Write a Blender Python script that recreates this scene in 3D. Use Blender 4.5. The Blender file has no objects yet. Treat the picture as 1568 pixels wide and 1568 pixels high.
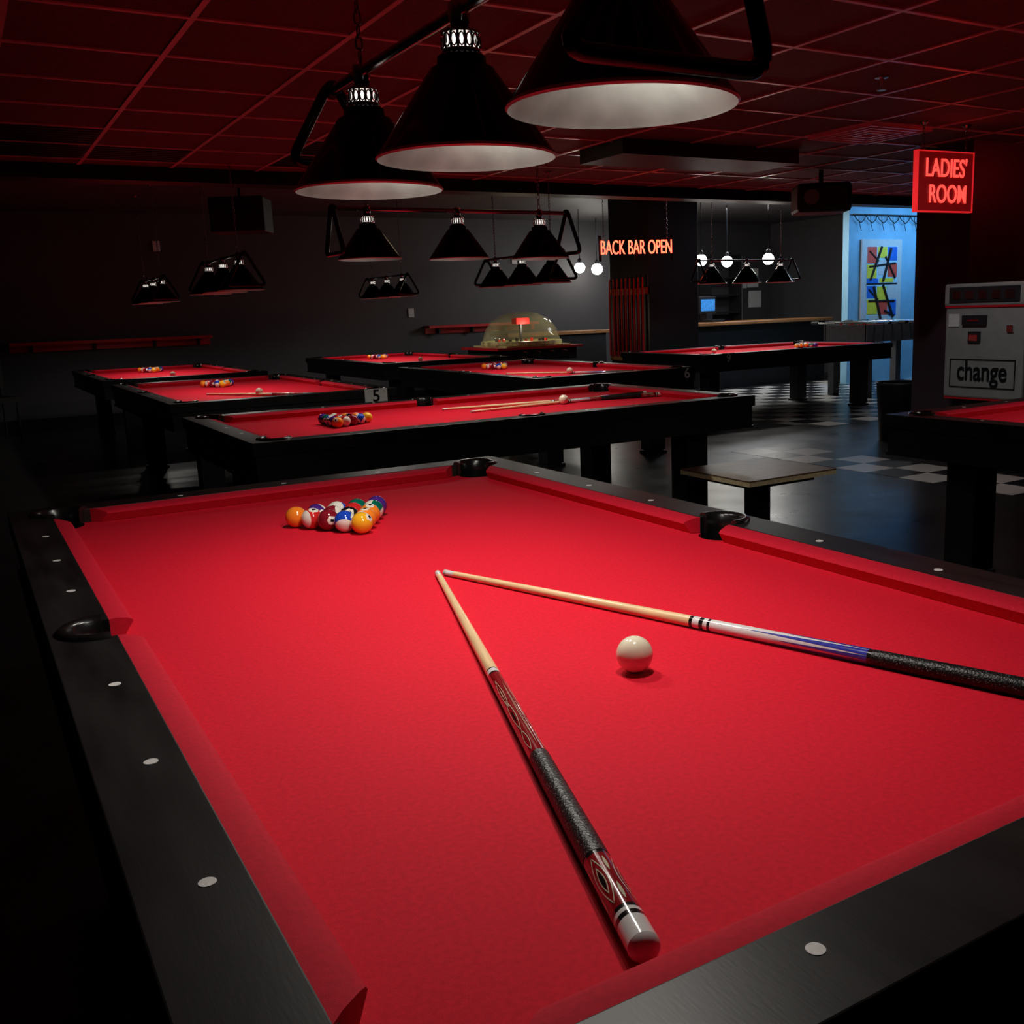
import bpy, bmesh, math, random
from mathutils import Vector, Matrix, Euler
random.seed(4)
H=0.74
CEIL=2.37
CEIL2=2.66
scn=bpy.context.scene
try:
    scn.view_settings.view_transform='Standard'
    scn.view_settings.look='None'
except Exception as e: print(e)

# ------------------------------------------------------------------ materials
def mat(name,col,rough=0.5,metal=0.0,nscale=20,var=0.12,bump=0.0,bscale=None,spec=0.5,emis=None,estr=0,stretch=None,trans=0,alpha=1,coat=0,bdist=.002):
    m=bpy.data.materials.new(name);m.use_nodes=True
    nt=m.node_tree;N=nt.nodes;Lk=nt.links
    b=N['Principled BSDF']
    b.inputs['Roughness'].default_value=rough;b.inputs['Metallic'].default_value=metal
    b.inputs['Specular IOR Level'].default_value=spec
    b.inputs['Coat Weight'].default_value=coat
    tc=N.new('ShaderNodeTexCoord');mp=N.new('ShaderNodeMapping')
    if stretch: mp.inputs['Scale'].default_value=stretch
    Lk.new(tc.outputs['Object'],mp.inputs['Vector'])
    no=N.new('ShaderNodeTexNoise');no.inputs['Scale'].default_value=nscale;no.inputs['Detail'].default_value=4
    Lk.new(mp.outputs[0],no.inputs['Vector'])
    cr=N.new('ShaderNodeValToRGB')
    cr.color_ramp.elements[0].position=.3;cr.color_ramp.elements[1].position=.7
    cr.color_ramp.elements[0].color=[c*(1-var) for c in col]+[1]
    cr.color_ramp.elements[1].color=[min(1,c*(1+var)) for c in col]+[1]
    Lk.new(no.outputs['Fac'],cr.inputs['Fac']);Lk.new(cr.outputs[0],b.inputs['Base Color'])
    if bump>0:
        n2=N.new('ShaderNodeTexNoise');n2.inputs['Scale'].default_value=bscale or nscale;n2.inputs['Detail'].default_value=3
        Lk.new(mp.outputs[0],n2.inputs['Vector'])
        bp=N.new('ShaderNodeBump');bp.inputs['Strength'].default_value=bump;bp.inputs['Distance'].default_value=bdist
        Lk.new(n2.outputs['Fac'],bp.inputs['Height']);Lk.new(bp.outputs[0],b.inputs['Normal'])
    if emis:
        b.inputs['Emission Color'].default_value=list(emis)+[1];b.inputs['Emission Strength'].default_value=estr
    if trans: b.inputs['Transmission Weight'].default_value=trans
    if alpha<1: b.inputs['Alpha'].default_value=alpha
    return m
M={}
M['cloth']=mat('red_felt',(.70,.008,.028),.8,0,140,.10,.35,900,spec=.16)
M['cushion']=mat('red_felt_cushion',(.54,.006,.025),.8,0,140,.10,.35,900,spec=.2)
M['railx']=mat('black_stained_wood',(.0105,.010,.010),.40,0,4,.6,.2,50,stretch=(6,1,6),spec=.26,bdist=.0005)
M['apron']=mat('black_table_wood',(.006,.006,.007),.4,0,9,.4,.2,40,bdist=.0006,spec=.35)
M['leather']=mat('black_pocket_leather',(.006,.006,.006),.25,0,60,.3,.2,200,bdist=.001)
M['hole']=mat('pocket_interior',(.003,.003,.003),.8)
M['pearl']=mat('pearl_inlay',(.75,.74,.72),.3)
M['white']=mat('white_resin',(.8,.76,.66),.12,0,5,.02,coat=.5)
M['ivory']=mat('cue_ball_resin',(.88,.79,.60),.12,0,5,.02,coat=.5)
bc={'yellow':(.9,.45,.02),'blue':(.01,.06,.5),'red':(.6,.02,.02),'purple':(.07,.02,.22),'orange':(.9,.24,.02),'green':(.0,.13,.08),'maroon':(.22,.01,.02),'black':(.008,.008,.01)}
for k,v in bc.items(): M['b_'+k]=mat('ball_'+k,v,.1,0,5,.03,coat=.5)
M['maple']=mat('maple_shaft',(.80,.56,.30),.3,0,30,.12,stretch=(8,8,.5),coat=.3)
M['cue_red']=mat('red_lacquer',(.26,.008,.012),.15,0,20,.1,coat=.6)
M['cue_white']=mat('white_lacquer',(.75,.73,.72),.15,0,20,.03,coat=.6)
M['cue_blue']=mat('blue_lacquer',(.03,.04,.35),.15,0,20,.1,coat=.6)
M['cue_black']=mat('black_lacquer',(.01,.01,.01),.15,coat=.5)
M['gold']=mat('cream_inlay',(.55,.5,.35),.25,coat=.5)
M['tip']=mat('leather_tip',(.5,.45,.4),.8)
def wrapmat():
    m=mat('linen_wrap',(.02,.02,.02),.4)
    nt=m.node_tree;N=nt.nodes;b=N['Principled BSDF'];b.inputs['Specular IOR Level'].default_value=.35
    tc=N.new('ShaderNodeTexCoord');v=N.new('ShaderNodeTexVoronoi');v.inputs['Scale'].default_value=300
    nt.links.new(tc.outputs['Object'],v.inputs['Vector'])
    cr=N.new('ShaderNodeValToRGB');cr.color_ramp.elements[0].position=.15;cr.color_ramp.elements[1].position=.22
    cr.color_ramp.elements[0].color=(.24,.23,.22,1);cr.color_ramp.elements[1].color=(.005,.005,.005,1)
    nt.links.new(v.outputs['Distance'],cr.inputs['Fac']);nt.links.new(cr.outputs[0],b.inputs['Base Color'])
    bp=N.new('ShaderNodeBump');bp.inputs['Strength'].default_value=.6;bp.inputs['Distance'].default_value=.001
    nt.links.new(v.outputs['Distance'],bp.inputs['Height']);nt.links.new(bp.outputs[0],b.inputs['Normal'])
    return m
M['wrap']=wrapmat()
M['shade']=mat('black_enamel',(.002,.002,.0025),.1,0,10,.2,coat=.0,spec=.12)
M['shade_in']=mat('shade_inner_white',(.18,.176,.166),.4,0,9,.35,.2,60)
M['rimm']=mat('shade_rim',(.45,.44,.41),.35,.3)
M['chrome']=mat('chrome',(.75,.74,.72),.15,1,20,.05)
M['vent']=mat('vent_glow_core',(.9,.9,.85),.4,0,60,.2,emis=(1,.93,.85),estr=1.2)  # emissive core added to imitate bulb light leaking through the vents
M['blackmetal']=mat('black_metal',(.006,.006,.007),.2,.0,20,.2,spec=.3)
M['bar']=mat('dark_chrome_bar',(.3,.29,.29),.18,1,20,.1)
M['bulb']=mat('bulb_glass',(.9,.8,.55),.3,0,90,.25,.8,80,emis=(1,.82,.5),estr=.5)
M['ceil']=mat('redlit_ceiling_tile',(.18,.040,.052),.8,0,60,.25,.4,120)  # red uplighting is put into the tile colour
M['tbar']=mat('ceiling_tbar',(.95,.48,.50),.3,.0,10,.1)
M['black']=mat('black_paint',(.006,.006,.007),.5,0,5,.3,.1,40,spec=.3)
M['wall']=mat('gray_wall_paint',(.055,.051,.056),.6,0,3,.08,.1,80)
M['walldark']=mat('dark_wall_paint',(.035,.018,.024),.5,0,3,.15,.1,60)
M['redrail']=mat('red_shelf_paint',(.55,.01,.02),.35,0,10,.1)
M['bluewall']=mat('light_blue_wall',(.25,.5,.66),.6,0,5,.08)
M['wood']=mat('bar_wood',(.3,.14,.05),.3,0,12,.3,stretch=(1,8,8))
M['ply']=mat('plywood_top',(.20,.13,.06),.4,0,10,.35,.2,50,stretch=(1,5,1))
M['plyedge']=mat('plywood_edge',(.9,.72,.42),.5,0,60,.2)
M['plate']=mat('number_plate',(.7,.72,.68),.5)
M['steel']=mat('gray_steel',(.26,.265,.25),.4,.0,10,.08)
M['steeldk']=mat('dark_steel',(.03,.03,.035),.35,.4)
M['foos']=mat('foosball_cabinet_gray',(.10,.10,.11),.4,.0,20,.15)
M['paper']=mat('paper',(.6,.6,.58),.7,0,40,.08)
M['speaker']=mat('speaker_plastic',(.006,.006,.006),.5)
M['globe']=mat('globe_glass',(1,1,1),.3,0,5,.01,emis=(1,.96,.86),estr=50)
M['domelight']=mat('frosted_glass_light',(1,.9,.7),.3,0,80,.3,.6,60,emis=(1,.82,.5),estr=1.2)
M['neon']=mat('neon_tube',(1,.1,.05),.3,emis=(1,.075,.035),estr=6)
M['signtext']=mat('sign_letter',(1,.1,.08),.3,emis=(1,.06,.045),estr=1.6)
M['signred']=mat('sign_panel_red',(.12,.005,.006),.3,emis=(.8,.008,.012),estr=.10)
M['signedge']=mat('sign_edge_glow',(.5,.02,.02),.3,emis=(1,.02,.025),estr=.55)
M['screen']=mat('monitor_screen',(.02,.1,.3),.2,0,30,.6,emis=(.05,.3,.8),estr=.5)

def floormat():
    m=bpy.data.materials.new('black_vinyl_floor');m.use_nodes=True
    nt=m.node_tree;N=nt.nodes;L=nt.links;b=N['Principled BSDF']
    tc=N.new('ShaderNodeTexCoord')
    v=N.new('ShaderNodeTexVoronoi');v.inputs['Scale'].default_value=70
    L.new(tc.outputs['Object'],v.inputs['Vector'])
    cr=N.new('ShaderNodeValToRGB');cr.color_ramp.elements[0].position=.10;cr.color_ramp.elements[1].position=.2
    cr.color_ramp.elements[0].color=(.16,.15,.13,1);cr.color_ramp.elements[1].color=(.014,.014,.014,1)
    L.new(v.outputs['Distance'],cr.inputs['Fac']);L.new(cr.outputs[0],b.inputs['Base Color'])
    n=N.new('ShaderNodeTexNoise');n.inputs['Scale'].default_value=3;n.inputs['Detail'].default_value=6
    L.new(tc.outputs['Object'],n.inputs['Vector'])
    mr=N.new('ShaderNodeMapRange');mr.inputs['To Min'].default_value=.2;mr.inputs['To Max'].default_value=.42
    L.new(n.outputs['Fac'],mr.inputs['Value']);L.new(mr.outputs[0],b.inputs['Roughness'])
    return m
M['floor']=floormat()
def checkmat():
    m=bpy.data.materials.new('checker_vinyl_tiles');m.use_nodes=True
    nt=m.node_tree;N=nt.nodes;L=nt.links;b=N['Principled BSDF']
    tc=N.new('ShaderNodeTexCoord');c=N.new('ShaderNodeTexChecker');c.inputs['Scale'].default_value=1/.305
    mp=N.new('ShaderNodeMapping');mp.inputs['Location'].default_value=(.0005,.0005,.5)
    L.new(tc.outputs['Object'],mp.inputs[0]);L.new(mp.outputs[0],c.inputs['Vector'])
    c.inputs['Color1'].default_value=(.52,.50,.46,1);c.inputs['Color2'].default_value=(.012,.012,.013,1)
    L.new(c.outputs[0],b.inputs['Base Color']);b.inputs['Roughness'].default_value=.3
    return m
M['check']=checkmat()

# ------------------------------------------------------------------ helpers
def link(o,parent=None):
    scn.collection.objects.link(o)
    if parent: o.parent=parent
    return o
def empty(name,loc=(0,0,0),rz=0,parent=None):
    o=bpy.data.objects.new(name,None);o.location=loc;o.rotation_euler=(0,0,rz);o.empty_display_size=.1
    return link(o,parent)
def meshobj(name,verts,faces,mats,parent=None,smooth=False,fm=None,loc=(0,0,0),rot=(0,0,0)):
    me=bpy.data.meshes.new(name);me.from_pydata([tuple(v) for v in verts],[],faces)
    for m in (mats if isinstance(mats,list) else [mats]): me.materials.append(m)
    if fm:
        for p,i in zip(me.polygons,fm): p.material_index=i
    if smooth:
        for p in me.polygons: p.use_smooth=True
    me.update()
    bm=bmesh.new();bm.from_mesh(me);bmesh.ops.recalc_face_normals(bm,faces=bm.faces);bm.to_mesh(me);bm.free()
    o=bpy.data.objects.new(name,me);o.location=loc;o.rotation_euler=rot
    return link(o,parent)
class MB:
    def __init__(s): s.v=[];s.f=[];s.m=[]
    def add(s,v,f,mi=0):
        n=len(s.v);s.v+=[tuple(x) for x in v];s.f+=[[i+n for i in q] for q in f];s.m+=[mi]*len(f)
    def box(s,c,d,mi=0,rz=0):
        x,y,z=[k/2 for k in d];R=Matrix.Rotation(rz,3,'Z')
        V=[Vector(c)+R@Vector((a*x,b_*y,e*z)) for a in(-1,1) for b_ in(-1,1) for e in(-1,1)]
        s.add(V,[(0,1,3,2),(4,6,7,5),(0,4,5,1),(2,3,7,6),(0,2,6,4),(1,5,7,3)],mi)
    def tube(s,path,r,mi=0,n=8,closed=False,caps=True):
        P=[Vector(p) for p in path];k=len(P);rr=r if isinstance(r,(list,tuple)) else [r]*k
        rings=[]
        up=None
        for i in range(k):
            if closed: t=(P[(i+1)%k]-P[i-1]).normalized()
            else: t=(P[min(i+1,k-1)]-P[max(i-1,0)]).normalized()
            if up is None:
                up=Vector((0,0,1)) if abs(t.z)<.9 else Vector((1,0,0))
            a=up-t*up.dot(t)
            if a.length<1e-4: a=Vector((1,0,0))-t*t.x
            a.normalize();up=a;b_=t.cross(a)
            rings.append([P[i]+(a*math.cos(2*math.pi*j/n)+b_*math.sin(2*math.pi*j/n))*rr[i] for j in range(n)])
        V=[v for q in rings for v in q];Fc=[]
        for i in range(k if closed else k-1):
            i2=(i+1)%k
            for j in range(n):
                j2=(j+1)%n;Fc.append((i*n+j,i*n+j2,i2*n+j2,i2*n+j))
        if not closed and caps:
            Fc.append(tuple(range(n)));Fc.append(tuple((k-1)*n+j for j in range(n)))
        s.add(V,Fc,mi)
    def lathe(s,prof,c=(0,0,0),mi=0,n=32,mis=None):
        V=[]
        for (r,z) in prof:
            for j in range(n): V.append((c[0]+r*math.cos(2*math.pi*j/n),c[1]+r*math.sin(2*math.pi*j/n),c[2]+z))
        base=len(s.v);s.v+=V
        for i in range(len(prof)-1):
            for j in range(n):
                j2=(j+1)%n
                s.f.append([base+i*n+j,base+i*n+j2,base+(i+1)*n+j2,base+(i+1)*n+j]);s.m.append(mis[i] if mis else mi)
    def sphere(s,c,r,mi=0,n=24,k=16,sc=(1,1,1),R=None,fn=None):
        V=[]
        for i in range(k+1):
            th=math.pi*i/k
            for j in range(n):
                ph=2*math.pi*j/n
                V.append(Vector((math.sin(th)*math.cos(ph)*sc[0],math.sin(th)*math.sin(ph)*sc[1],math.cos(th)*sc[2])))
        base=len(s.v)
        for v in V:
            w=R@v if R else v
            s.v.append(tuple(Vector(c)+w*r))
        for i in range(k):
            for j in range(n):
                j2=(j+1)%n
                f=[i*n+j,(i+1)*n+j,(i+1)*n+j2,i*n+j2]
                if i==0: f=[i*n+j,(i+1)*n+j,(i+1)*n+j2]
                if i==k-1: f=[i*n+j,(i+1)*n+j,i*n+j2]
                cen=sum((V[q] for q in f),Vector())/len(f)
                s.f.append([base+q for q in f]);s.m.append(fn(cen.normalized()) if fn else mi)
    def obj(s,name,mats,parent=None,smooth=False,**k):
        return meshobj(name,s.v,s.f,mats,parent,smooth,s.m,**k)
def bevel(o,w=.003,seg=2,ang=.6):
    m=o.modifiers.new('bevel','BEVEL');m.width=w;m.segments=seg;m.limit_method='ANGLE';m.angle_limit=ang
    return o
def autosmooth(o,ang=.6):
    me=o.data
    for p in me.polygons: p.use_smooth=True
    try: me.set_sharp_from_angle(angle=ang)
    except Exception: pass
def box(name,c,d,m,parent=None,bw=0,rz=0):
    b_=MB();b_.box((0,0,0),d);o=b_.obj(name,m,parent,loc=c,rot=(0,0,rz))
    if bw: bevel(o,bw)
    return o
def text(name,s,size,m,parent,loc,rot,extr=.002,align='CENTER',bev=0,sx=1):
    c=bpy.data.curves.new(name,'FONT');c.body=s;c.size=size;c.extrude=extr;c.align_x=align;c.align_y='CENTER';c.offset=bev
    o=bpy.data.objects.new(name,c);scn.collection.objects.link(o)
    bpy.context.view_layer.update()
    dg=bpy.context.evaluated_depsgraph_get();me=bpy.data.meshes.new_from_object(o.evaluated_get(dg))
    bpy.data.objects.remove(o)
    me.materials.clear();me.materials.append(m)
    for v in me.vertices: v.co.x*=sx
    o=bpy.data.objects.new(name,me);o.location=loc;o.rotation_euler=rot
    return link(o,parent)
def boolmesh(base,cutters):
    for c in cutters:
        m=base.modifiers.new('b','BOOLEAN');m.object=c;m.operation='DIFFERENCE';m.solver='EXACT'
    bpy.context.view_layer.update()
    dg=bpy.context.evaluated_depsgraph_get();me=bpy.data.meshes.new_from_object(base.evaluated_get(dg))
    me.name=base.name
    bpy.data.objects.remove(base)
    for c in cutters: bpy.data.objects.remove(c)
    return me
def cylobj(c,r,z0,z1,n=40):
    b_=MB();V=[];
    for z in(z0,z1):
        for j in range(n): V.append((c[0]+r*math.cos(2*math.pi*j/n),c[1]+r*math.sin(2*math.pi*j/n),z))
    Fc=[(j,(j+1)%n,n+(j+1)%n,n+j) for j in range(n)]+[tuple(range(n)),tuple(n+j for j in range(n))]
    b_.add(V,Fc);return b_.obj('cut',M['black'])

# ------------------------------------------------------------------ pool table master data
HW=.635;HL=1.27;CU=.042;OUT=.145;BED=H-.04
pk=[(sx*(HW+.020),sy*(HL+.020),.064) for sx in(-1,1) for sy in(-1,1)]+[(sx*(HW+.062),0,.058) for sx in(-1,1)]
fb=MB();fb.box((0,0,H-.03),(2*(HW+OUT),2*(HL+OUT),.06));fo=fb.obj('rails',M['railx'])
cb=MB();cb.box((0,0,H-.03),(2*(HW+CU-.001),2*(HL+CU-.001),.2));cuts=[cb.obj('c',M['railx'])]
for p in pk: cuts.append(cylobj(p[:2],p[2],H-.2,H+.1))
D_rails=boolmesh(fo,cuts)
fb=MB();fb.box((0,0,BED-.0125),(2*(HW+CU-.003),2*(HL+CU-.003),.025));fo=fb.obj('cloth_bed',M['cloth'])
D_bed=boolmesh(fo,[cylobj(p[:2],p[2]-.003,H-.2,H+.1) for p in pk])
def cushions():
    b_=MB()
    prof=[(CU,H-.001),(.030,H-.001),(.010,H-.006),(.002,H-.010),(0,H-.014),(.003,H-.018),(.018,BED+.001),(CU,BED+.001)]
    def run(axis,sgn,a,b2,ka,kb):
        V=[]
        for end,kk,dirn in((a,ka,-1),(b2,kb,1)):
            for (o,z) in prof:
                t=end+dirn*kk*o;p=sgn*((HW if axis=='y' else HL)+o)
                V.append((p,t,z) if axis=='y' else (t,p,z))
        n=len(prof);Fc=[(i,(i+1)%n,n+(i+1)%n,n+i) for i in range(n)]+[tuple(range(n)),tuple(range(n,2*n))]
        b_.add(V,Fc)
    cm=.102;sm=.068
    for s in(-1,1):
        run('y',s,-HL+cm,-sm,1.0,.3);run('y',s,sm,HL-cm,.3,1.0)
        run('x',s,-HW+cm,HW-cm,1.0,1.0)
    return b_
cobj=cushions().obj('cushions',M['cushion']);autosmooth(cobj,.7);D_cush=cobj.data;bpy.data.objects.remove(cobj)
def boots():
    b_=MB()
    for (x,y,r) in pk:
        if y!=0: a0=math.atan2(math.copysign(1,y),math.copysign(1,x));sp=math.radians(118)
        else: a0=0 if x>0 else math.pi;sp=math.radians(98)
        prof=[(r-.004,H-.16),(r-.012,H-.03),(r-.010,H+.002),(r-.004,H+.008),(r+.006,H+.009),(r+.012,H+.005),(r+.014,H-.001),(r-.001,H-.004),(r-.001,H-.16)]
        n=28;V=[]
        for i in range(n+1):
            a=a0-sp+2*sp*i/n
            for (rr,z) in prof:
                V.append((x+rr*math.cos(a),y+rr*math.sin(a),z))
        k=len(prof);Fc=[]
        for i in range(n):
            for j in range(k): Fc.append((i*k+j,i*k+(j+1)%k,(i+1)*k+(j+1)%k,(i+1)*k+j))
        Fc.append(tuple(range(k)));Fc.append(tuple(n*k+j for j in range(k)))
        b_.add(V,Fc,0)
        b_.lathe([(r-.001,-.02),(r-.001,-.12),(.03,-.15),(0.0001,-.15)],(x,y,BED),1,28)
    o=b_.obj('pocket_boots',[M['leather'],M['hole']],smooth=True);autosmooth(o,.8)
    d=o.data;bpy.data.objects.remove(o);return d
D_boots=boots()
def diamonds():
    b_=MB();d=.079
    L=[(sx*(HW+d),k*HL/4) for sx in(-1,1) for k in(-3,-2,-1,1,2,3)]+[(k*HW/2,sy*(HL+d)) for sy in(-1,1) for k in(-1,0,1)]
    for x,y in L: b_.lathe([(.0085,-.001),(.0085,.0006),(.0001,.0007)],(x,y,H),0,20)
    o=b_.obj('diamond_sights',M['pearl']);d=o.data;bpy.data.objects.remove(o);return d
D_dia=diamonds()
def apron():
    b_=MB();w=HW+OUT-.012;l=HL+OUT-.012;t=.03;zc=H-.12;h=.13
    b_.box((0,l-t/2,zc),(2*w,t,h));b_.box((0,-l+t/2,zc),(2*w,t,h))
    b_.box((w-t/2,0,zc),(t,2*l-2*t,h));b_.box((-w+t/2,0,zc),(t,2*l-2*t,h))
    b_.box((0,0,H-.075),(2*w-.2,2*l-.25,.018))
    for sy in(-1,1): b_.box((0,sy*(l+.003),H-.178),(2*w+.012,.012,.012))
    for sx in(-1,1): b_.box((sx*(w+.003),0,H-.178),(.012,2*l,.012))
    o=b_.obj('apron',M['apron']);d=o.data;bpy.data.objects.remove(o);return d
D_apron=apron()
def legs():
    b_=MB()
    for sx in(-1,1):
        for sy in(-1,1):
            x=sx*(HW-.12);y=sy*(HL-.13)
            b_.box((x,y,(H-.19)/2+.015),(.15,.15,H-.22))
            b_.box((x,y,H-.17),(.19,.19,.06))
            b_.box((x,y,.012),(.17,.17,.024))
    for sx in(-1,1): b_.box((sx*(HW-.12),0,H-.16),(.05,2*(HL-.2),.06))
    o=b_.obj('legs',M['apron']);d=o.data;bpy.data.objects.remove(o);return d
D_legs=legs()

cols=['white','yellow','blue','red','purple','orange','green','maroon','black']
ballmats=[M['white']]+[M['b_'+c] for c in cols[1:]]
BR=.0288
def ballrack():
    b_=MB()
    order=[[1],[10,13],[7,8,5],[11,15,3,14],[5,12,10,6,4]]
    R=BR
    for r,row in enumerate(order):
        for c,num in enumerate(row):
            x=(c-r/2)*2*R;y=.62+r*R*math.sqrt(3)
            Rm=Euler((random.uniform(0,6),random.uniform(0,6),random.uniform(0,6))).to_matrix()
            col={1:1,2:2,3:3,4:4,5:5,6:6,7:7,8:8,9:1,10:2,11:3,12:4,13:5,14:6,15:7}[num]
            st=num>8
            def fn(v,col=col,st=st):
                if abs(v.x)>.9:
                    return 8 if (abs(v.x)>.965 and abs(v.y)<.10 and abs(v.z)<.17) else 0
                if st and abs(v.z)>.55: return 0
                return col
            b_.sphere((x,y,BED+R),R,0,48,32,R=Rm,fn=fn)
    o=b_.obj('racked_billiard_balls',ballmats,smooth=True);d=o.data;bpy.data.objects.remove(o);return d
D_rack=ballrack()
b_=MB();b_.sphere((0,0,0),BR,0,48,32);o=b_.obj('cb',M['ivory'],smooth=True);D_cue=o.data;bpy.data.objects.remove(o)

def cuemesh(kind):
    b_=MB();L=1.385
    def R(t):
        return .0063+ (.0105-.0063)*min(1,t/.48)+ max(0,(t-.48)/.52)*.0047
    if kind=='red':
        segs=[(0,.006,'tip'),(.006,.022,'cue_white'),(.022,.478,'maple'),(.478,.481,'cue_black'),(.481,.491,'cue_white'),(.491,.495,'cue_black'),(.495,.71,'cue_red'),(.71,.895,'wrap'),(.895,.899,'cue_black'),(.899,.966,'cue_red'),(.966,.970,'cue_black'),(.970,.974,'cue_white'),(.974,.979,'cue_black'),(.979,1.0,'cue_white')]
    else:
        segs=[(0,.006,'tip'),(.006,.022,'cue_white'),(.022,.465,'maple'),(.465,.470,'cue_black'),(.470,.480,'cue_white'),(.480,.486,'cue_black'),(.486,.492,'cue_white'),(.492,.496,'cue_black'),(.496,.705,'cue_white'),(.705,.71,'cue_black'),(.71,.90,'wrap'),(.90,.965,'cue_white'),(.965,1.0,'cue_black')]
    names=[]
    for a,c,m in segs:
        if m not in names: names.append(m)
    names.append('gold' if kind=='red' else 'cue_blue')
    for a,c,m in segs:
        k=max(1,int((c-a)/.03));prof=[(R(a+(c-a)*i/k)+(.0004 if m in('wrap',) else 0),(a+(c-a)*i/k)*L) for i in range(k+1)]
        b_.lathe(prof,(0,0,0),names.index(m),28)
    b_.lathe([(.0001,0),(R(0),0)],mi=names.index('tip'),n=28);b_.lathe([(R(1),L),(R(1)*.92,L+.004),(R(1)*.7,L+.008),(R(1)*.35,L+.0105),(.0001,L+.011)],mi=names.index(segs[-1][2]),n=28)
    mi=len(names)-1
    bk=names.index('cue_black')
    def patch(t0,t1,ang,half,mi,ring=False,lw=.07):
        n=12;V=[];Fc=[]
        for i in range(n+1):
            u=i/n;t=t0+(t1-t0)*u
            w=half*(math.sin(math.pi*u)**.9 if kind=='red' else u)
            r=R(t)+.0004
            w2=max(0,w-lw) if ring else w/3
            for a in(-w,-w2,w2,w): V.append((r*math.cos(ang+a),r*math.sin(ang+a),t*L))
        for i in range(n):
            for j in range(3):
                if ring and j==1: continue
                Fc.append((i*4+j,i*4+j+1,(i+1)*4+j+1,(i+1)*4+j))
        b_.add(V,Fc,mi)
    for q in range(4):
        an=q*math.pi/2+.3
        if kind=='red':
            patch(.52,.60,an,.30,mi,True);patch(.58,.66,an,.34,mi,True);patch(.66,.705,an,.30,mi,True);patch(.545,.58,an,.06,mi);patch(.61,.64,an,.09,bk)
            patch(.53,.70,an+.78,.10,mi,True,.05)
            patch(.903,.962,an,.50,mi,True,.08);patch(.916,.950,an,.24,mi,True,.07);patch(.922,.944,an,.14,bk);patch(.905,.925,an+.78,.12,mi);patch(.940,.962,an+.78,.12,mi)
        else:
            patch(.54,.705,an,.42,mi);patch(.58,.705,an+.78,.3,mi)
    mats=[M[n] for n in names]
    o=b_.obj('pool_cue_mesh',mats,smooth=True);autosmooth(o,.6);d=o.data;bpy.data.objects.remove(o);return d
D_cr=cuemesh('red');D_cw=cuemesh('blue')
def place_cue(data,p0,p1,spin=0):
    p0=Vector(p0);p1=Vector(p1);d=(p1-p0).normalized()
    o=bpy.data.objects.new('pool_cue',data);link(o)
    q=d.to_track_quat('Z','Y');o.rotation_mode='QUATERNION';o.rotation_quaternion=q@Euler((0,0,spin)).to_quaternion();o.location=p0
    return o

def table(cx,cy,rz,balls=True,cues=((-.02,.09,-.408,-1.226,'r'),(-.005,.085,.437,-1.27,'b')),cb=(-.011,-.648),plate=None):
    e=empty('pool_table',(cx,cy,0),rz)
    for n,d in(('rails',D_rails),('cloth_bed',D_bed),('cushions',D_cush),('pocket_boots',D_boots),('diamond_sights',D_dia),('apron',D_apron),('legs',D_legs)):
        o=bpy.data.objects.new(n,d);link(o,e)
        if n=='rails': bevel(o,.004,2,.5)
    T=Matrix.Translation((cx,cy,0))@Matrix.Rotation(rz,4,'Z')
    if balls:
        o=bpy.data.objects.new('racked_billiard_balls',D_rack);link(o);o.location=(cx,cy,0);o.rotation_euler=(0,0,rz)
    if cb:
        o=bpy.data.objects.new('cue_ball',D_cue);link(o);o.location=T@Vector((cb[0],cb[1],BED+BR))
    for c in cues:
        a=Vector((c[0],c[1],BED+.0068));d=(Vector((c[2],c[3],BED+.0160))-a).normalized()
        place_cue(D_cr if c[4]=='r' else D_cw,T@a,T@(a+d),.4)
    if plate:
        s,px,py,face=plate
        rr={'-y':0,'+x':math.pi/2,'-x':-math.pi/2}[face]
        pp=empty('number_plate_holder',(px,py,H-.05),rr,e)
        box('number_plate',(0,0,0),(.17,.006,.11),M['plate'] if s=='5' else M['apron'],pp,.001)
        text('plate_number',s,.12,M['black'] if s=='5' else M['plate'],pp,(0,-.0045,0),(math.pi/2,0,0),.001,bev=.002)
    return e
yp=HL+OUT+.004;xp=HW+OUT+.004
table(0,0,0)
table(1.60,3.28,math.pi/2,cues=((.30,.05,-.02,-1.2,'r'),(.02,.0,.10,-1.25,'b')),cb=(.03,-.62))
table(1.08,6.50,0,cues=((-.30,-.2,.30,-1.2,'r'),),plate=('5',.62,-yp,'-y'))
table(1.10,10.10,0,cues=())
table(3.72,6.35,0,cues=((-.35,-.1,.30,-1.1,'b'),),plate=('6',.68,-yp,'-y'))
table(3.90,10.1,0,cues=())
table(7.20,7.20,-math.pi/2,cues=(),plate=('9',xp,-1.1,'+x'))
table(3.50,-.13,0,cues=(),balls=False,cb=None)

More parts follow.
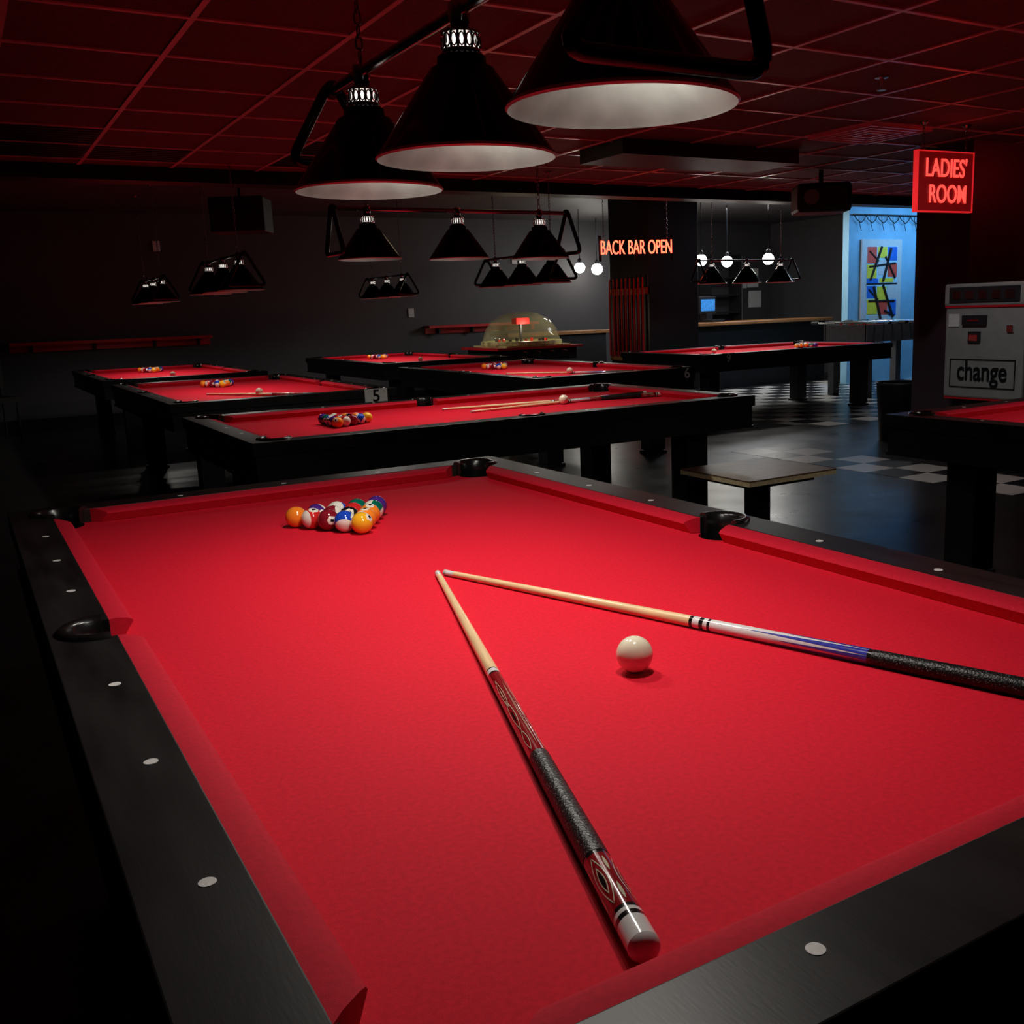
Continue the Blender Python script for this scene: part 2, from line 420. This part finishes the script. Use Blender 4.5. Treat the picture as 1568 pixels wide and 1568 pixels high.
# ------------------------------------------------------------------ lamps
RR=.163;ZB=.255
def shade_master():
    b_=MB()
    prof=[(RR,0),(RR+.003,.003),(RR,.008),(.062,.150),(.058,.156),(.046,.160),(.044,.176),(.034,.184),(.030,.186)]
    b_.lathe(prof,mi=0,n=56,mis=[2,2,0,0,0,0,0,0])
    inner=[(RR,0),(RR-.003,.006),(.060,.146),(.0001,.150)]
    b_.lathe(inner,mi=1,n=56)
    b_.lathe([(.030,.184),(.035,.185),(.035,.188),(.030,.189)],mi=3,n=32)
    b_.lathe([(.030,.212),(.036,.214),(.036,.218),(.028,.222),(.016,.226),(.016,.245),(.0001,.25)],mi=3,n=32,mis=[3,3,3,3,4,4])
    for j in range(16):
        a=2*math.pi*j/16;ca,sa=math.cos(a),math.sin(a)
        ring=[]
        for q in range(8):
            t=2*math.pi*q/8;w=.0052*math.cos(t);z=.2005+.011*math.sin(t);rr=.0345
            ring.append((rr*ca-w*sa,rr*sa+w*ca,z))
        b_.tube(ring,.0017,3,5,closed=True)
        b_.tube([(.0325*math.cos(a+.196),.0325*math.sin(a+.196),.188),(.0325*math.cos(a+.196),.0325*math.sin(a+.196),.213)],.0028,4,5)
    b_.lathe([(.027,.186),(.027,.216)],mi=5,n=20)
    o=b_.obj('shade_m',[M['shade'],M['shade_in'],M['rimm'],M['chrome'],M['blackmetal'],M['vent']],smooth=True);autosmooth(o,.6)
    d=o.data;bpy.data.objects.remove(o);return d
D_shade=shade_master()
def bulb_master():
    b_=MB();b_.lathe([(.0001,.04),(.03,.044),(.044,.055),(.046,.066),(.03,.10),(.018,.13),(.018,.148)],n=24)
    o=b_.obj('bulb_m',M['bulb'],smooth=True);d=o.data;bpy.data.objects.remove(o);return d
D_bulb=bulb_master()
def chain(b_,x,y,z0,z1,mi=0):
    step=.026;n=int((z1-z0)/step)
    for i in range(n+1):
        zc=z0+step*(i+.5)
        P=[]
        for j in range(10):
            a=2*math.pi*j/10;u=.0075*math.cos(a);w=.0165*math.sin(a)
            P.append((x+u,y,zc+w) if i%2 else (x,y+u,zc+w))
        b_.tube(P,.0022,mi,5,closed=True)
    b_.lathe([(.0001,0),(.03,0),(.03,-.006),(.012,-.022),(.004,-.024)],(x,y,z1),mi,16)
def rtri(y,z0,z1,w,rad=.035,dx=0):
    pts=[Vector((0,y,z1)),Vector((w+dx,y,z0)),Vector((-w+dx,y,z0))]
    out=[]
    for i in range(3):
        p=pts[i];a=(pts[i-1]-p).normalized();c=(pts[(i+1)%3]-p).normalized()
        s=p+a*rad*1.3;e=p+c*rad*1.3
        for k in range(7):
            t=k/6;out.append((s*(1-t)**2+p*2*t*(1-t)+e*t*t))
    return out
def lamp(cx,cy,rz,rim,cz,power=11,spacing=.51,chz=(-1,1),inner=.25,La=.69,Lb=.69,ta=(.03,.14,0),tb=(.03,.14,0)):
    e=empty('billiard_pendant_lamp',(cx,cy,rim),rz)
    for i,k in enumerate((-1,0,1)):
        o=bpy.data.objects.new('shade_%d'%(i+1),D_shade);o.location=(0,k*spacing,0);link(o,e)
        o=bpy.data.objects.new('bulb_%d'%(i+1),D_bulb);o.location=(0,k*spacing,0);link(o,e)
        l=bpy.data.lights.new('bulb_light','SPOT');l.energy=power;l.color=(1,.94,.86);l.spot_size=math.radians(165);l.spot_blend=.6;l.shadow_soft_size=.035
        lo=bpy.data.objects.new('bulb_light_%d'%(i+1),l);lo.location=(0,k*spacing,.030);link(lo,e)
        if inner:
            l=bpy.data.lights.new('inner_glow','POINT');l.energy=inner;l.color=(.97,1,.92);l.shadow_soft_size=.015
            lo=bpy.data.objects.new('inner_glow_%d'%(i+1),l);lo.location=(0.06,k*spacing+.02,.045);link(lo,e)
    b_=MB();zb=ZB
    b_.tube([(0,-La,zb),(0,Lb,zb)],.011,0,14)
    for k in(-1,0,1): b_.lathe([(.018,-.02),(.02,-.01),(.02,.012),(.008,.02)],(0,k*spacing,zb),2,16)
    for s,L,t in((-1,La,ta),(1,Lb,tb)):
        b_.sphere((0,s*L,zb),.022,1,14,10)
        b_.tube(rtri(s*(L+.005),t[0],zb+.025,t[1],.032,t[2]),.012,1,10,closed=True)
    bo=b_.obj('hanging_bar',[M['bar'],M['blackmetal'],M['chrome']],e,smooth=True);autosmooth(bo,.7)
    b_=MB()
    for k in chz: chain(b_,0,k*spacing,zb+.02,cz-rim)
    b_.obj('chains',M['bar'],e,smooth=True)
    return e
lamp(0,-.125,0,1.535,CEIL,power=16.5,inner=.55,La=.72,Lb=.71,ta=(.010,.155,-.075),tb=(.085,.115,0))
lamp(1.57,3.27,math.pi/2,1.545,CEIL,power=13,inner=.2)
lamp(1.02,6.40,0,1.475,CEIL2,power=12,inner=0)
lamp(1.10,10.1,0,1.475,CEIL2,power=12,inner=0)
lamp(3.50,6.10,0,1.475,CEIL,power=12,inner=0)
lamp(3.90,10.4,0,1.475,CEIL2,power=12,inner=0)
lamp(6.95,7.10,math.pi/2,1.475,CEIL2,power=12,inner=0)
lamp(3.50,-.13,0,1.535,CEIL,power=12,inner=0)

# ------------------------------------------------------------------ room
XL,XR,YB,YF=-3.2,14.0,12.6,-5.0
box('floor',((XL+XR)/2,(YF+YB)/2,-.05),(XR-XL,YB-YF,.1),M['floor'])
b_=MB();b_.box((0,0,.001),(.61,9.76,.002));b_.obj('floor_checker_border',M['check'],None,loc=(5.06,-.1,0))
b_=MB();b_.box((0,0,.001),(5.79,4.27,.002));b_.obj('floor_checker_tiles',M['check'],None,loc=(9.35,7.6,0))
box('wall_back',((XL+XR)/2,YB+.05,1.4),(XR-XL,.1,2.8),M['wall'])
box('wall_left',(XL-.05,(YF+YB)/2,1.4),(.1,YB-YF,2.8),M['walldark'])
box('wall_front',((XL+XR)/2,YF-.05,1.4),(XR-XL,.1,2.8),M['walldark'])
box('wall_right',(XR+.05,(YF+YB)/2,1.4),(.1,YB-YF,2.8),M['wall'])
box('wall_partition',(9.85,3.41,1.2),(8.3,.5,2.4),M['walldark'])
box('wall_alcove',(12.28,9.06,1.33),(3.44,.12,2.66),M['bluewall'])
box('wall_side',(12.35,10.9,1.33),(.1,3.5,2.66),M['wall'])
YS=6.2
box('ceiling',((XL+XR)/2,(YF+YS)/2,CEIL+.02),(XR-XL,YS-YF,.04),M['ceil'])
box('ceiling_rear',((XL+XR)/2,(YS+YB)/2,CEIL2+.02),(XR-XL,YB-YS,.04),M['wall'] )
box('beam_soffit',((XL+XR)/2,YS+.12,(CEIL2+2.27)/2),(XR-XL,.24,CEIL2-2.27),M['black'])
box('beam_duct',(3.95,4.25,2.32),(1.6,.55,.1),M['black'])
b_=MB()
x=.07-.6096*5
while x<XR:
    b_.box((x,(YF+YS)/2,CEIL-.003),(.024,YS-YF,.008));x+=.6096
y=2.89-.6096*12
while y<YS:
    b_.box(((XL+XR)/2,y,CEIL-.003),(XR-XL,.024,.0075));y+=.6096
b_.obj('ceiling_grid_trim',M['tbar'])
b_=MB()
for (i,j) in((-1,3),(-1,4),(0,4),(2,3),(2,4),(3,4)):
    cx_=.07+.6096*(i+.5);cy_=2.89+.6096*(j+.5)
    b_.box((cx_,cy_,CEIL-.001),(.58,.58,.003))
    for q in range(7): b_.box((cx_,cy_-.24+q*.08,CEIL-.004),(.56,.012,.006))
b_.obj('ceiling_return_grilles',M['black'])
box('baseboard_back',(4,YB-.01,.06),(14,.02,.12),M['black'])
def shelf(x0,x1):
    e=empty('drink_shelf',((x0+x1)/2,YB-.1,1.06))
    box('shelf_board',(0,0,0),(x1-x0,.2,.04),M['redrail'],e,.004)
    box('shelf_cleat',(0,.08,-.06),(x1-x0,.035,.09),M['redrail'],e,.003)
    for t in(.1,.4,.7,.93): box('bracket',(x0+(x1-x0)*t-(x0+x1)/2,.03,-.06),(.03,.14,.08),M['black'],e)
shelf(-.25,2.15);shelf(5.3,7.2)

# column, cue rack, neon
e=empty('support_column',(7.12,9.15,0))
box('column_body',(0,0,1.33),(.78,.9,2.66),M['black'],e,.005)
box('column_base',(0,0,.08),(.82,.94,.16),M['black'],e,.005)
b_=MB()
b_.box((-.41,0,.62),(.03,.85,.12),0);b_.box((-.41,0,1.45),(.03,.85,.08),0)
for i in range(9):
    yy=-.38+i*.095
    b_.tube([(-.45,yy,.62),(-.45,yy,1.2),(-.445,yy,1.62)],[.017,.013,.009],1,8)
b_.obj('cue_rack',[M['wood'],M['redrail']],e)  # cues coloured red to carry the neon light on the rack
e=empty('neon_sign',(6.31,8.37,1.95),-.30)
text('neon_letters','BACK BAR OPEN',.235,M['neon'],e,(0,-.02,0),(math.pi/2,0,0),.010,bev=-.001,sx=.51)
b_=MB()
for s in(-.45,0,.45): b_.box((s,.01,0),(.03,.02,.3))
b_.obj('sign_bracket',M['black'],e)
b_=MB();chain(b_,-.4,.02,.12,.71);chain(b_,.4,.02,.12,.71);b_.obj('sign_chains',M['bar'],e)

# ladies room sign
e=empty('ladies_room_sign',(4.90,2.77,2.0),-.05)
box('sign_panel',(0,0,0),(.52,.03,.38),M['signred'],e,.004)
b_=MB()
for s in(-1,1): b_.box((s*.26,0,0),(.008,.04,.39));b_.box((0,0,s*.19),(.52,.04,.008))
b_.obj('sign_frame',M['signedge'],e)
text('sign_line_1',"LADIES'",.165,M['signtext'],e,(0,-.022,.080),(math.pi/2,0,0),.003,bev=.001,sx=.72)
text('sign_line_2','ROOM',.165,M['signtext'],e,(0.02,-.022,-.085),(math.pi/2,0,0),.003,bev=.001,sx=.72)
b_=MB();chain(b_,-.2,0,.20,.37);chain(b_,.2,0,.20,.37);b_.obj('sign_chains',M['bar'],e)

# change machine (faces the room, -x)
e=empty('change_machine',(5.62,2.80,0),-math.pi/2)
box('stand',(0,.02,.26),(.58,.34,.52),M['black'],e,.01)
box('cabinet',(0,0,.85),(.66,.40,.66),M['steel'],e,.015)
box('top_housing',(0,0,1.26),(.68,.42,.16),M['steel'],e,.015)
box('top_display',(0,-.205,1.26),(.58,.03,.11),M['steeldk'],e,.004)
for i in range(5): box('coin_window',(-.22+i*.11,-.224,1.26),(.07,.01,.06),M['chrome'],e,.002)
box('red_header_trim',(0,-.203,1.177),(.66,.012,.014),M['redrail'],e)
box('bill_slot',(-.07,-.21,1.08),(.20,.03,.07),M['steeldk'],e,.003)
box('slot_mouth',(-.07,-.227,1.08),(.10,.006,.015),M['chrome'],e)
box('bill_label',(-.25,-.203,1.08),(.09,.01,.09),M['paper'],e)
box('coin_return',(-.07,-.205,.96),(.10,.02,.08),M['steeldk'],e,.003)
box('return_flap',(-.07,-.218,.955),(.07,.006,.045),M['chrome'],e)
box('lock_plate',(.22,-.205,1.02),(.05,.02,.05),M['chrome'],e,.003)
b_=MB();
for s in(-1,1): b_.box((0,-.203,.70+s*.10),(.54,.008,.006));b_.box((s*.27,-.203,.70),(.006,.008,.20))
b_.obj('label_border',M['black'],e)
text('change_lettering','change',.20,M['black'],e,(0,-.205,.712),(math.pi/2,0,0),.003,bev=.002,sx=.76)
box('red_trim',(0,-.19,.515),(.64,.02,.012),M['redrail'],e)

# alcove poster
e=empty('framed_poster',(11.22,8.97,1.47))
box('poster_frame',(0,0,0),(.86,.03,1.30),M['paper'],e,.004)
pm={'lb':mat('ink_light_blue',(.45,.7,.8),.5),'y':mat('ink_yellow',(.85,.7,.05),.5),'r':mat('ink_red',(.75,.08,.05),.5),'b':mat('ink_blue',(.02,.15,.6),.5),'k':mat('ink_black',(.01,.01,.01),.5),'w':M['paper']}
box('poster_print',(0,-.018,0),(.66,.004,1.10),pm['lb'],e)
sh=[(-.22,.42,.20,.24,'r'),(.0,.46,.2,.16,'y'),(.22,.44,.2,.2,'b'),(-.22,.18,.2,.2,'y'),(.02,.24,.22,.22,'w'),(.22,.2,.2,.2,'r'),(-.2,.04,.24,.07,'b'),(.1,.05,.3,.06,'y'),
 (-.22,-.12,.2,.18,'b'),(.0,-.14,.2,.2,'y'),(.22,-.12,.2,.2,'w'),(-.2,-.34,.22,.22,'y'),(.03,-.36,.2,.2,'r'),(.24,-.36,.16,.24,'b'),(-.05,-.50,.4,.07,'w')]
for i,(x,z,w,h,c) in enumerate(sh): box('ink_patch_%d'%i,(x,-.022,z),(w,.004,h),pm[c],e)
b_=MB()
b_.box((0,-.026,0),(.66,.003,.018))
for zc,sg in((.28,1),(-.28,-1)):
    b_.tube([(-.25*sg,-.026,zc-.22),(-.02*sg,-.026,zc+.26)],.02,0,6);b_.tube([(.02*sg,-.026,zc-.24),(.18*sg,-.026,zc+.24)],.022,0,6)
    b_.tube([(-.28,-.026,zc-.03*sg),(.28,-.026,zc+.02)],.014,0,6);b_.tube([(.06,-.026,zc+.12*sg),(.28,-.026,zc-.2)],.016,0,6);b_.tube([(-.28,-.026,zc+.20),(-.08,-.026,zc+.05)],.012,0,6)
b_.obj('ink_figures',pm['k'],e)
b_=MB()
for i in range(9):
    x0=10.62+i*.24
    b_.tube([(x0,8.96,2.46),(x0+.04,8.95,2.40),(x0+.12,8.94,2.35),(x0+.2,8.95,2.40),(x0+.24,8.96,2.46)],.007,0,5)
    b_.tube([(x0+.1,8.96,2.47),(x0+.09,8.95,2.38),(x0+.14,8.95,2.24)],.005,0,5)
b_.tube([(10.6,8.96,2.47),(13,8.96,2.47)],.01,0,6)
b_.obj('hanging_cables',M['black'])

# foosball table
e=empty('foosball_table',(9.75,7.6,0))
b_=MB()
for s in(-1,1): b_.box((0,s*.36,.82),(1.4,.04,.22),0);b_.box((s*.68,0,.82),(.04,.72,.22),0)
b_.box((0,0,.73),(1.34,.70,.03),2)
for sx in(-1,1):
    for sy in(-1,1): b_.box((sx*.6,sy*.29,.36),(.1,.1,.72),0)
for i in range(8):
    x=-.56+i*.16
    b_.tube([(x,-.62,.95),(x,.62,.95)],.012,1,8);s=-1 if i%2 else 1
    b_.tube([(x,s*.62,.95),(x,s*.74,.95)],.022,4,8);b_.tube([(x,-s*.60,.95),(x,-s*.63,.95)],.018,4,8)
    for yy in(-.2,0,.2): b_.box((x,yy,.88),(.03,.03,.13),3)
b_.obj('foosball_body',[M['foos'],M['chrome'],mat('foosball_green',(.02,.2,.05),.5),M['b_red'],M['black']],e)
box('coin_panel',(.48,-.385,.74),(.42,.02,.46),M['plate'],e,.005)
box('score_panel',(.48,-.40,.82),(.16,.02,.16),M['steeldk'],e,.003)

# dome hockey
e=empty('bubble_hockey_table',(5.78,10.4,0))
b_=MB()
b_.box((0,0,.68),(1.15,1.0,.16),0);b_.box((0,0,.30),(.6,.55,.60),0);b_.box((0,0,.77),(1.30,1.1,.03),3);b_.box((0,0,.795),(.98,.98,.02),1)
b_.box((0,.0,1.12),(.20,.14,.08),2);b_.box((0,.0,.95),(.03,.03,.26),0)
for i in range(10):
    a=i*.628;b_.box((.34*math.cos(a),.34*math.sin(a),.845),(.03,.03,.08),2 if i%2 else 0)
b_.lathe([(.545,0),(.56,.03),(.555,.07),(.53,.075)],(0,0,.785),1,48)
for s in(-1,1):
    for k in(-.3,-.1,.1,.3): b_.tube([(k,s*.5,.72),(k,s*.70,.72)],.012,4,8)
b_.obj('hockey_cabinet',[M['black'],mat('ice_surface',(.85,.74,.30),.4,0,12,.5),M['b_red'],M['redrail'],M['chrome']],e)
b_=MB();prof=[(.54,0),(.53,.09),(.49,.22),(.40,.34),(.25,.42),(.12,.45),(.0001,.455)]
b_.lathe(prof,(0,0,.79),0,48)
gd=mat('dome_plastic',(.38,.37,.26),.05,0,5,.02,alpha=.32,coat=1.0)
b_.obj('dome_cover',gd,e,smooth=True)
l=bpy.data.lights.new('dome_light','POINT');l.energy=8;l.color=(1,.92,.66);l.shadow_soft_size=.04
lo=bpy.data.objects.new('dome_light',l);lo.location=(0,-.12,1.04);link(lo,e)

# bar
e=empty('bar_counter',(9.7,10.2,0))
box('bar_front',(0,0,.47),(2.7,.5,.94),M['black'],e)
box('bar_top',(0,-.03,.965),(2.85,.65,.05),M['wood'],e,.01)
e=empty('cash_register_monitor',(8.85,10.2,.99),.2)
box('monitor_stand',(0,0,.06),(.14,.12,.12),M['black'],e,.005)
box('monitor_case',(0,0,.25),(.38,.05,.26),M['black'],e,.01)
box('monitor_screen',(0,-.028,.25),(.32,.006,.17),M['screen'],e)
box('keypad',(.05,-.1,.02),(.3,.18,.04),M['black'],e,.005)
e=empty('back_bar_shelving',(10.9,12.35,0))
b_=MB()
for z in(1.1,1.4,1.7,2.0): b_.box((0,0,z),(.7,.3,.03))
for s in(-1,1): b_.box((s*.34,0,1.05),(.03,.3,2.1))
b_.obj('shelf_unit',M['steeldk'],e)
e=empty('side_counter',(7.0,11.7,0))
box('counter_top',(0,0,.9),(1.8,.6,.05),M['wood'],e,.006)
box('counter_front',(0,0,.44),(1.7,.5,.87),M['black'],e)
for i,(x,z,w,h) in enumerate([(12.0,1.7,.26,.34),(12.05,1.32,.3,.3),(11.75,1.66,.2,.28)]): box('wall_notice' ,(x-.15,12.58,z),(w,.01,h),M['paper'])
for (x,z) in [(1.6,2.25),(6.9,2.05),(5.1,1.28)]: box('wall_switch_plate',(x,YB-.01,z),(.09,.02,.13),M['paper'],None,.003)
box('trim_bar_doorway',(11.55,12.57,1.05),(.06,.04,2.1),M['steel'])

def globe(x,y,z,r=.1):
    e=empty('globe_pendant_light',(x,y,z))
    b_=MB();b_.sphere((0,0,0),r,0,24,16);b_.obj('globe',M['globe'],e,smooth=True)
    b_=MB();b_.tube([(0,0,r),(0,0,CEIL2-z)],.006,0,6);b_.lathe([(.03,r-.01),(.03,r+.04),(.01,r+.06)],mi=0,n=12);b_.obj('globe_stem',M['blackmetal'],e)
C=Vector((-.852,-1.881,1.26))
for x,y,z,r in((8.36,9.70,1.87,.080),(9.0,9.9,1.86,.080),(8.90,8.9,1.84,.076),(8.14,12.1,1.87,.088),(7.07,10.9,1.84,.075)):
    globe(x,y,z,r)

# speaker, projector
e=empty('hanging_speaker',(1.62,8.1,2.22),-.5)
box('speaker_box',(0,0,0),(.5,.34,.32),M['speaker'],e,.015)
b_=MB();b_.tube([(-.11,-.174,0),(-.11,-.19,0)],.115,0,24);b_.tube([(.14,-.174,0),(.14,-.19,0)],.064,0,20);b_.obj('speaker_drivers',M['steeldk'],e)
b_=MB();b_.tube([(0,0,.16),(0,0,CEIL2-2.22)],.015,0,8);b_.obj('speaker_bracket',M['black'],e)
e=empty('projector',(5.75,4.75,2.12),-.6)
box('projector_body',(0,0,0),(.46,.4,.24),M['speaker'],e,.03)
b_=MB();b_.tube([(-.12,-.2,0),(-.12,-.26,0)],.06,1,24);b_.tube([(0,0,.12),(0,0,.25)],.02,0,8);b_.obj('projector_lens',[M['black'],M['steel']],e)
# ceiling dome light
e=empty('flush_ceiling_light',(2.62,4.75,CEIL-.002))
b_=MB();b_.lathe([(.0001,0),(.17,0),(.17,-.02),(.155,-.025)],mi=0,n=32);b_.lathe([(.155,-.022),(.14,-.06),(.10,-.085),(.05,-.098),(.0001,-.1)],mi=1,n=32)
b_.obj('dome_fixture',[M['chrome'],M['domelight']],e,smooth=True)

b_=MB();b_.lathe([(.035,0),(.035,-.006),(.012,-.01),(.01,-.04),(.002,-.05)],(0,0,0),0,16);b_.lathe([(.0001,-.062),(.024,-.062),(.024,-.066),(.0001,-.066)],(0,0,0),0,16)
b_.tube([(.01,0,-.035),(.018,0,-.05),(.004,0,-.062)],.003,0,6);b_.tube([(-.01,0,-.035),(-.018,0,-.05),(-.004,0,-.062)],.003,0,6)
b_.obj('fire_sprinkler',M['chrome'],None,loc=(3.38,1.95,CEIL-.001))
b_=MB()
for s_ in(.28,.21,.14,.07):
    for s in(-1,1): b_.box((s*s_,0,-.01),(.018,2*s_+.018,.02));b_.box((0,s*s_,-.01),(2*s_-.018,.018,.02))
b_.obj('ceiling_air_vent',M['tbar'],None,loc=(4.646,3.195,CEIL-.006))

# small plywood table
e=empty('low_plywood_table',(2.72,2.15,0),0)
b_=MB();b_.box((0,0,.385),(.60,.56,.008),0);b_.box((0,0,.370),(.60,.56,.022),1)
b_.obj('plywood_slab',[M['ply'],M['plyedge']],e)
box('under_frame',(0,0,.345),(.44,.40,.035),M['black'],e)
box('post',(0,0,.18),(.10,.10,.33),M['black'],e,.004)
box('foot',(0,0,.012),(.36,.36,.024),M['black'],e,.004)

e=empty('side_chair',(-.55,11.6,0),.3)
b_=MB();b_.box((0,0,.45),(.46,.46,.06),0);b_.box((0,.22,.75),(.46,.05,.35),0)
for sx in(-1,1):
    b_.tube([(sx*.2,-.2,0),(sx*.2,-.2,.44)],.012,1,8);b_.tube([(sx*.2,.24,0),(sx*.2,.22,.9)],.012,1,8)
b_.obj('chair_body',[M['speaker'],M['steeldk']],e)
e=empty('trash_bin',(6.3,4.3,0))
b_=MB();b_.lathe([(.0001,.0),(.17,.0),(.2,.50),(.21,.52),(.19,.52),(.16,.05)],n=28);b_.obj('bin_body',M['speaker'],e,smooth=True)

# ------------------------------------------------------------------ extra lights (alcove strip, plus added fills without fixtures)
def area(name,loc,rot,size,en,col,sy=None):
    l=bpy.data.lights.new(name,'AREA');l.energy=en;l.color=col;l.size=size
    if sy: l.shape='RECTANGLE';l.size_y=sy
    o=bpy.data.objects.new(name,l);o.location=loc;o.rotation_euler=rot;link(o)
area('blue_led_strip',(11.7,8.0,2.6),(math.radians(30),0,0),2.0,32,(.22,.54,1),.2)
area('bar_fill',(9.3,9.6,2.62),(0,0,0),1.2,42,(.93,.96,1))  # added fill to brighten the bar area and its floor, no fixture
area('foosball_fill',(9.4,6.9,2.62),(0,0,0),.5,9,(.9,.95,1))  # extra light put in so the foosball panels don't go dark
l=bpy.data.lights.new('change_machine_fill','SPOT');l.energy=32;l.color=(.95,.97,1);l.spot_size=math.radians(100);l.spot_blend=1;l.shadow_soft_size=.02  # added spot that lights the change machine, not an existing lamp
o=bpy.data.objects.new('change_machine_fill',l);o.location=(4.0,2.3,2.33);link(o)
o.rotation_euler=(Vector((5.2,2.9,.4))-Vector((4.0,2.3,2.33))).to_track_quat('-Z','Y').to_euler()
l=bpy.data.lights.new('sign_glow_fill','POINT');l.energy=4;l.color=(1,.02,.04);l.shadow_soft_size=.1  # added red point light for sign glow on the partition, away from the sign
o=bpy.data.objects.new('sign_glow_fill',l);o.location=(6.6,2.3,2.2);link(o)

w=bpy.data.worlds.new('world');scn.world=w;w.use_nodes=True
w.node_tree.nodes['Background'].inputs[0].default_value=(.5,.4,.6,1);w.node_tree.nodes['Background'].inputs[1].default_value=.004

# ------------------------------------------------------------------ camera
a,p,rl=.548,.2,-.035
fw=Vector((math.sin(a)*math.cos(p),math.cos(a)*math.cos(p),-math.sin(p)))
r0=Vector((math.cos(a),-math.sin(a),0));u0=r0.cross(fw)
r=math.cos(rl)*r0+math.sin(rl)*u0;u=-math.sin(rl)*r0+math.cos(rl)*u0
cd=bpy.data.cameras.new('camera');cam=bpy.data.objects.new('camera',cd);link(cam)
mt=Matrix((r,u,-fw)).transposed().to_4x4();mt.translation=C
cam.matrix_world=mt
cd.sensor_width=36;cd.lens=1537.6/1568*36;cd.shift_x=(784-890)/1568;cd.clip_start=.02
scn.camera=cam
